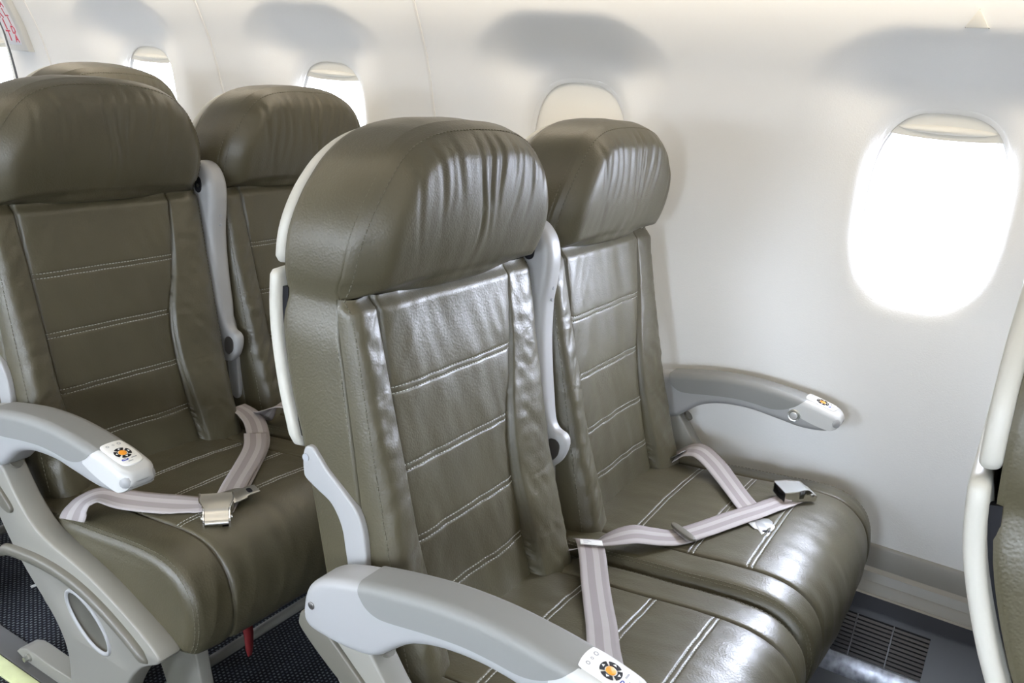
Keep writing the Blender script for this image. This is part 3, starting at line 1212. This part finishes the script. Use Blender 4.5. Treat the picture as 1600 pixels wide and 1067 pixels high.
def make_row(location):
    root = empty('airline_seat_pair', location)
    for xc, sd in ((XA, 3.7), (XW, 11.2)):
        make_backrest(xc, root, sd)
    for xa, sc in ((XA - HW - .010, -1), (XA + HW - .003, 1), (XW - HW - .010, -1), (XW + HW - .003, 1)):
        make_link(xa, root, sc)
    make_cushion(.9975, .2435, .166, root, 5.1, .010, -.004)
    make_cushion(1.505, .2585, .190, root, 8.4, .012, .006)
    make_armrest(.708, root, 1)
    make_armrest(1.752, root, -1, dy=.020)
    make_middle_armrest(root)
    make_blade(root, .716, .757, -1)
    make_blade(root, 1.765, 1.80, 1)
    make_bumper(root, .716, -1, .757)
    # crossbeams, inner legs, floor rails and the bag guard
    mb = MB()
    for (y, z) in ((.30, .300), (.52, .300)):
        mb.tube([(.74, y, z), (1.785, y, z)], .020, 18)
    mb.build('cross_tube', DARK_STEEL, root, smooth=50)
    for x0 in (.85, 1.62):
        leg = MB()
        L = smooth_outline([(.28, .30), (.28, .26), (.25, .12), (.24, .03), (.26, .012), (.31, .012), (.33, .05), (.40, .20), (.50, .06), (.56, .012), (.62, .012), (.62, .04), (.52, .20), (.545, .29), (.52, .32), (.30, .32)], 4)
        prism(leg, L, x0, x0 + .028, .004, yzx)
        leg.build('leg', FRAME, root, smooth=45)
    rail = MB()
    prism(rail, smooth_outline([(.43, .004), (.43, .036), (.50, .040), (.66, .034), (.765, .034), (.772, .004)], 3), .818, .858, .003, yzx)
    rl = rail.build('foot_rail', FRAME, root, smooth=45)
    mb = MB()
    mb.tube([(.814, .752, .020), (.820, .752, .020)], .0085, 16)
    mb.tube([(.806, .752, .020), (.814, .752, .020)], .0055, 6)
    mb.build('rail_bolt', STEEL, rl, smooth=40)
    g = MB()
    g.tube([(.84, .30, .075), (.84, .385, .075), (.86, .40, .075), (1.74, .40, .075), (1.76, .385, .075), (1.76, .30, .075)], .011, 12)
    g.build('bag_guard', FRAME, root, smooth=50)
    mb = MB()
    rib = [(.915, .226, .345), (.914, .222, .32), (.913, .215, .29), (.911, .208, .265), (.908, .203, .242), (.906, .200, .228)]
    rows = [[(x - w_, y, z), (x + w_, y, z)] for (x, y, z), w_ in zip(rib, (.011, .011, .011, .010, .008, .004))]
    mb.grid(rows)
    t = mb.build('life_vest_tab', RED, root, smooth=60, recalc=False)
    s = t.modifiers.new('thick', 'SOLIDIFY')
    s.thickness = .002
    return root


def copy_tree(o, parent=None):
    c = o.copy()
    C.objects.link(c)
    if parent:
        c.parent = parent
    for ch in list(o.children):
        copy_tree(ch, c)
    return c


near = make_row(ORG)
GROUP = 'seat pairs along the port wall'


def tag(o, label, cat, group=None):
    o['label'] = label
    o['category'] = cat
    if group:
        o['group'] = group


rows = {0: near}
for k, dy in ((1, PITCH), (2, 1.60), (-1, -.886)):
    r = copy_tree(near)
    r.location = ORG + Vector((0, dy, 0))
    rows[k] = r
# recline differs: the front pair lies further back, the third sits upright
BACKS = ('backrest', 'headrest', 'side_panel', 'back_shell', 'back_cover', 'tray_table', 'literature_pocket', 'recline_link', 'middle_armrest')
for k, ang, pz in ((-1, -.15, .585), (2, .15, .45)):
    piv = Vector((0, .20, pz))
    rot = Matrix.Rotation(ang, 3, 'X')
    for ch in rows[k].children:
        if ch.name.split('.')[0] in BACKS:
            ch.rotation_euler = (ang, 0, 0)
            ch.location = piv - rot @ piv
tag(rows[0], 'pair of olive leather airline seats in full view, window seat below the closed shade', 'airline seats', GROUP)
tag(rows[1], 'pair of olive leather airline seats behind the full-view pair, buckle on its aisle cushion', 'airline seats', GROUP)
tag(rows[2], 'pair of olive leather airline seats mostly hidden, head cushions peeking over the second row', 'airline seats', GROUP)
tag(rows[-1], 'pair of airline seats seen side-on, cream shell edge overlapping the largest window', 'airline seats', GROUP)

# ------------------------------------------------------------------ seat belts
def cushion_top(x, y):
    if x < 1.243:
        xc, half, seam, seed, crown, zo = .9975, .2435, .166, 5.1, .010, -.004
    else:
        xc, half, seam, seed, crown, zo = 1.505, .2585, .190, 8.4, .012, .006
    t = max(-half + .022, min(half - .022, x - xc))
    return cushion_pt(t, s_at_y(max(.17, min(.60, y))), half, seam, seed, crown).z + zo


def ribbon(pts, width, parent, name='belt_strap', lift=.0035, twist=None, follow=True, label=None, mats=None):
    path = spline(pts, 10)
    rows, mb = [], MB()
    L = 0
    prev = wide = None
    for i, p in enumerate(path):
        p = Vector(p)
        a, b = Vector(path[max(0, i - 1)]), Vector(path[min(len(path) - 1, i + 1)])
        t = (b - a).normalized()
        w = t.cross(Vector((0, 0, 1)))
        if w.length < .45:
            w = wide.copy() if wide else Vector((0, 1, 0))
        w.normalize()
        wide = w.copy()
        nrm = w.cross(t)
        if twist:
            an = twist(i / (len(path) - 1))
            w = w * math.cos(an) + nrm * math.sin(an)
        if prev:
            L += (p - prev).length
        prev = p
        row = []
        for j in range(9):
            q = p + w * (width * (j / 8 - .5))
            if follow and .14 < q.y < .58:
                q.z = max(q.z, cushion_top(q.x, q.y) + lift)
            row.append(q)
            mb.uv[len(rows) * 9 + j] = (j / 8, L)
        rows.append(row)
    mb.grid(rows)
    o = mb.build(name, mats or BELT, parent, smooth=180, weld=0, recalc=False)
    m = o.modifiers.new('thick', 'SOLIDIFY')
    m.thickness = .0016
    m.offset = 0
    return o


def frame_at(loc, heading, tilt=0.0, roll=0.0):
    m = Matrix.Translation(Vector(loc)) @ Matrix.Rotation(heading, 4, 'Z') @ Matrix.Rotation(tilt, 4, 'Y') @ Matrix.Rotation(roll, 4, 'X')
    return lambda x, y, z: m @ Vector((x, y, z))


def buckle(parent, loc, heading, tilt=0.0, size=1.0, tall=1.0):
    """lift-lever buckle: x runs from the hinge to the open mouth"""
    P_ = frame_at(loc, heading, tilt)

    def P(x, y, z):
        return P_(x * size, y * size, z * size * tall)

    def hw(x):
        return .0195 + .0060 * sstep(-.018, .012, x)

    def top(x):
        return .0185 - .0015 * sstep(.0, .030, x) - .0105 * (1 - sstep(-.034, -.014, x))
    xs = [-.033 + .064 * i / 24 for i in range(25)]
    mb = MB()
    # floor and the two polished cheeks
    mb.grid([[P(x, -hw(x), .0012), P(x, hw(x), .0012)] for x in xs])
    mb.grid([[P(x, -hw(x), .0), P(x, hw(x), .0)] for x in xs], flip=True)
    for sg in (-1, 1):
        rows = []
        for x in xs:
            w, t = hw(x), top(x) + .0012
            rows.append([P(x, sg * (w - .0024), .0), P(x, sg * (w - .0024), t - .0008), P(x, sg * (w - .0016), t), P(x, sg * (w - .0004), t), P(x, sg * (w + .0004), t - .0008), P(x, sg * (w + .0004), .0)])
        mb.grid(rows, closed=True)
        mb.cap(rows[0])
        mb.cap(rows[-1])
    b = mb.build('buckle', CHROME, parent, smooth=40)
    mb = MB()
    rows = []
    for x in xs:
        w, t = hw(x) - .0027, top(x)
        rows.append([P(x, -w, t - .0016), P(x, -w, t), P(x, w, t), P(x, w, t - .0016)])
    mb.grid(rows, closed=True)
    mb.cap(rows[0])
    mb.cap(rows[-1])
    mb.tube([P(-.031, -hw(-.03) + .003, .0065), P(-.031, hw(-.03) - .003, .0065)], .0040, 14)
    mb.tube([P(-.024, -.0222, .0105), P(-.024, .0222, .0105)], .0026, 12)
    mb.add([P(.004, -.0225, .001), P(.004, .0225, .001), P(.004, .0225, .0165), P(.004, -.0225, .0165)], [(0, 1, 2, 3)], 1)  # dark plane paints the shade inside the open mouth
    mb.build('buckle_lever', [STEEL, DARK_STEEL], parent, smooth=35)
    return b


def latch_plate(parent, loc, heading, tilt=0.0):
    P = frame_at(loc, heading, tilt)
    mb = MB()
    o = smooth_outline([(-.028, -.021), (-.028, .021), (.004, .021), (.010, .015), (.030, .014), (.032, .010), (.032, -.010), (.030, -.014), (.010, -.015), (.004, -.021)], 3)
    prism(mb, o, -.0012, .0012, .0006, lambda u, v, w: P(u, v, w), seg=2)
    sl = smooth_outline([(.014, -.007), (.014, .007), (.021, .007), (.021, -.007)], 3)
    prism(mb, sl, .0011, .0014, 0, lambda u, v, w: P(u, v, w), mi=1)
    return mb.build('latch_plate', [STEEL, BLACK], parent, smooth=35)


def belt(root, label=None):
    b = empty_part('seat_belt', root)
    if label:
        b['label'] = label
    return b


W = .046
# near row, aisle seat: the strap from the middle of the pair down over the cushion
b = belt(near)
ribbon([(1.262, .560, .470), (1.232, .540, .487), (1.197, .516, .487), (1.144, .484, .480), (1.098, .456, .478), (1.040, .421, .478), (.975, .384, .48), (.920, .347, .484), (.87, .30, .49), (.845, .25, .49)], W, b)
mb = MB()
P = frame_at((1.222, .531, .4925), math.atan2(-.032, -.053), -.10)
prism(mb, [(-.009, -.019), (.010, -.019), (.010, .019), (-.009, .019)], -.0006, .0008, .0003, lambda u, v, w: P(u, v, w), seg=1)
for i, (u0, ln) in enumerate(((-.005, .011), (-.001, .014), (.004, .008))):
    mb.add([P(u0, -.014, .0010), P(u0 + .0016, -.014, .0010), P(u0 + .0016, -.014 + ln, .0010), P(u0, -.014 + ln, .0010)], [(0, 1, 2, 3)], 1)
mb.build('belt_label', [LABELW, GREYPRINT], b, smooth=30)
# near row, window seat: strap across the cushion to its buckle
b = belt(near)
ribbon([(1.215, .575, .462), (1.232, .540, .478), (1.250, .512, .492), (1.283, .480, .500), (1.315, .448, .493), (1.345, .422, .489), (1.395, .392, .494), (1.466, .357, .499), (1.542, .322, .499), (1.585, .304, .498), (1.612, .293, .496)], W, b, twist=lambda t: .75 * (1 - sstep(.05, .35, t)) - .25 * (1 - sstep(.3, .6, t)))
ribbon([(1.345, .417, .4925), (1.395, .387, .498), (1.466, .352, .503), (1.542, .317, .504), (1.588, .299, .503)], W * .97, b, lift=.005)
mb = MB()
P = frame_at((1.352, .416, .497), math.atan2(-.031, .052), 0, .0)
prism(mb, smooth_outline([(-.006, -.0255), (-.006, .0255), (.006, .0255), (.006, -.0255)], 3), -.002, .0035, .0012, lambda u, v, w: P(u, v, w), seg=2)
mb.build('strap_slider', BUMPER, b, smooth=40)
buckle(b, (1.616, .291, .5055), math.atan2(.048, -.041), .03, 1.05, 1.15)
b = belt(near)
ribbon([(1.695, .592, .455), (1.690, .565, .478), (1.684, .535, .506), (1.676, .505, .515), (1.660, .470, .506), (1.630, .436, .498), (1.585, .400, .497), (1.540, .366, .498), (1.500, .335, .499)], W, b, twist=lambda t: -.35 * (1 - sstep(.3, .8, t)))
latch_plate(b, (1.462, .306, .500), math.atan2(-.75, -1), .02)
mb = MB()
P = frame_at((1.690, .560, .487), math.atan2(-1, -.2), -.75)
prism(mb, smooth_outline([(-.022, -.024), (-.022, .024), (.022, .024), (.022, -.024)], 3), -.0030, -.0012, .0006, lambda u, v, w: P(u, v, w), seg=2)
mb.build('anchor_hook', DARK_STEEL, b, smooth=35)


def second_row_belts(root):
    b = belt(root)
    ribbon([(.752, .452, .470), (.764, .456, .484), (.780, .454, .496), (.802, .443, .501), (.824, .412, .494), (.850, .368, .492), (.880, .322, .492), (.905, .290, .494)], W, b, twist=lambda t: -.30 * sstep(.3, .6, t) * (1 - sstep(.8, 1, t)))
    buckle(b, (.893, .262, .488), math.atan2(.072, .061), -.10, 1.12, 1.15)
    b = belt(root)
    ribbon([(1.225, .590, .500), (1.224, .555, .495), (1.205, .510, .488), (1.150, .442, .483), (1.072, .380, .483), (.993, .320, .487), (.935, .285, .490), (.900, .262, .492)], W, b)
    ribbon([(1.168, .470, .490), (1.120, .418, .490), (1.052, .368, .490), (.985, .320, .494), (.950, .294, .494)], W, b, lift=.007)
    latch_plate(b, (.950, .270, .503), math.atan2(-.30, .8), -.12)
    b = belt(root)
    ribbon([(1.262, .560, .470), (1.250, .530, .492), (1.262, .505, .515), (1.290, .480, .512), (1.33, .445, .50), (1.39, .39, .498), (1.46, .34, .50)], W, b, twist=lambda t: .55 * (1 - sstep(.1, .5, t)))


for k in (1, 2):
    second_row_belts(rows[k])

# ------------------------------------------------------------------ things on the wall and the floor
ORG = Vector((1.75, 3.10, 1.19))
sign = empty('exit_sign', ORG)
tag(sign, 'white wall sign with stacked red letters SALIDA and EXIT', 'sign')


def on_sign(u, v, h):       # u aft, v up, h out of the wall
    z = 1.185 + v
    return (wall_base(z) - h, 3.10 + u, z)


mb = MB()
SV = [i / 12 * .285 for i in range(13)]
o = [(-.052, v) for v in SV] + [(.052, v) for v in SV[::-1]]
prism(mb, o, -.002, .022, .004, on_sign, seg=3)
mb.build('sign_plate', PODM, sign, smooth=45)
mb = MB()
o = [(-.030, v * .86 + .02) for v in SV] + [(.048, v * .86 + .02) for v in SV[::-1]]
prism(mb, o, .0215, .0226, .0004, on_sign, seg=1)
mb.build('sign_face', mat('sign_face_white', (.70, .70, .74), .4), sign, smooth=45)
GLYPH = {'S': [(1, .9, .8, 1), (.8, 1, .2, 1), (.2, 1, 0, .85), (0, .85, 0, .65), (0, .65, .2, .52), (.2, .52, .8, .48), (.8, .48, 1, .35), (1, .35, 1, .15), (1, .15, .8, 0), (.8, 0, .2, 0), (.2, 0, 0, .1)],
         'A': [(0, 0, .5, 1), (.5, 1, 1, 0), (.2, .35, .8, .35)], 'L': [(0, 1, 0, 0), (0, 0, 1, 0)], 'I': [(.5, 0, .5, 1)],
         'D': [(0, 0, 0, 1), (0, 1, .6, 1), (.6, 1, 1, .7), (1, .7, 1, .3), (1, .3, .6, 0), (.6, 0, 0, 0)],
         'E': [(0, 0, 0, 1), (0, 1, 1, 1), (0, .5, .8, .5), (0, 0, 1, 0)], 'X': [(0, 0, 1, 1), (0, 1, 1, 0)], 'T': [(0, 1, 1, 1), (.5, 1, .5, 0)]}


def letter(ch, uc, v0, w, h, th):
    mb = MB()
    for (a, b_, c, d) in GLYPH[ch]:
        p = Vector((uc - (a - .5) * w, v0 + b_ * h))
        q = Vector((uc - (c - .5) * w, v0 + d * h))
        t = (q - p).normalized() * th * .5
        n_ = Vector((-t.y, t.x))
        p, q = p - t, q + t
        o = [tuple(p + n_), tuple(p - n_), tuple(q - n_), tuple(q + n_)]
        prism(mb, o, .0224, .0234, 0, on_sign)
    mb.build('letter', REDPRINT, sign, smooth=30)


for i, ch in enumerate('SALIDA'):
    letter(ch, -.012, .030 + (5 - i) * .027, .016, .021, .0042)
for i, ch in enumerate('EXIT'):
    letter(ch, .024, .034 + (3 - i) * .036, .020, .029, .0052)

ORG = Vector((wall_base(1.378), .164, 1.378))
mb = MB()
o = smooth_outline([(.0165, .001), (.0175, -.0012), (0, -.0012), (-.0175, -.0012), (-.0165, .001), (-.0015, .0255), (.0015, .0255)], 3)
prism(mb, [(u, v) for u, v in o], -.002, .003, .001, lambda u, v, h: (wall_x(.164 + u, 1.378 + v) - h, .164 + u, 1.378 + v), seg=2)
t = mb.build('triangle_marker', SHADE, smooth=40)
t.location = ORG
tag(t, 'small raised triangle on the wall panel above the largest window', 'wall marker')

ORG = Vector((.99, 1.823, 0))
mb = MB()
sc = [(-.020, -.002), (-.012, .004), (.002, .003), (.014, .006), (.020, .003), (.008, -.003), (-.006, -.002), (-.016, -.006)]
prism(mb, sc, .0002, .0022, 0, lambda u, v, h: (.99 + u * .75 + v, 1.823 - u * .5 + v, h + .0015 * math.sin(u * 200)))
t = mb.build('paper_scrap', LABELW, smooth=20)
t.location = ORG
tag(t, 'white scrap of paper on the dark carpet behind the end bay', 'paper scrap')
ORG = Vector((0, 0, 0))

# floor: seat track cover and luminous path strip
mb = MB()
mb.box((.799, Y0, 0), (.852, Y1, .005), bevel=.0015)
mb.build('trim_6', mat('track_cover_grey', (.085, .083, .078), .5), props={'kind': 'structure'})
mb = MB()
mb.box((.764, Y0, 0), (.797, Y1, .006), bevel=.0015)
mb.build('trim_7', GLOWSTRIP, props={'kind': 'structure'})
mb = MB()
mb.box((1.742, Y0, 0), (1.775, Y1, .014), bevel=.003)
mb.build('trim_8', DADODARK, props={'kind': 'structure'})

# air grille in the dark kick panel, ledge under it tinted pale for window light
_a, _b = Vector((1.823, .200)), Vector((1.757, .045))
_t = (_b - _a).normalized()
_n = Vector((_t.y, -_t.x)) * (1 if _t.y > 0 else -1)
if _n.x > 0:
    _n = -_n
for k in (0,):
    yc = .115 + k * PITCH
    ORG = Vector((1.80, yc, .15))
    root = empty('air_grille', ORG)

    def gp(u, v, h):        # u aft, v down the panel, h out
        q = _a + _t * v + _n * h
        return (q.x, yc + u, q.y)
    mb = MB()
    hw_, v0, v1 = .108, .008, .098
    prism(mb, [(-hw_, v0), (hw_, v0), (hw_, v1), (-hw_, v1)], .0003, .0010, 0, gp)
    mb.build('grille_back', BLACK, root, smooth=30)
    mb = MB()
    for i in range(10):
        v = v0 + .006 + i * .0088
        prism(mb, [(v - .0022, .0008), (v + .0030, .0035), (v + .0030, .0048), (v - .0022, .0020)], -hw_, hw_, 0, lambda a, c, w: gp(w, a, c))
    for u in (-.037, .037):
        prism(mb, [(u - .0012, v0), (u + .0012, v0), (u + .0012, v1), (u - .0012, v1)], .001, .0062, 0, gp)
    mb.build('louvres', DADODARK, root, smooth=30)
    mb = MB()
    prism(mb, [(-hw_, v1 + .002), (hw_ + .02, v1 + .002), (hw_ + .02, v1 + .047), (-hw_, v1 + .047)], .0004, .004, .001, gp, seg=2)
    mb.build('metal_ledge', STRIPM, root, smooth=30)
    tag(root, 'dark slatted air grille in the kick panel %s' % ('right of the window cushion' if k == 0 else 'below the second pair'), 'air grille')
ORG = Vector((0, 0, 0))
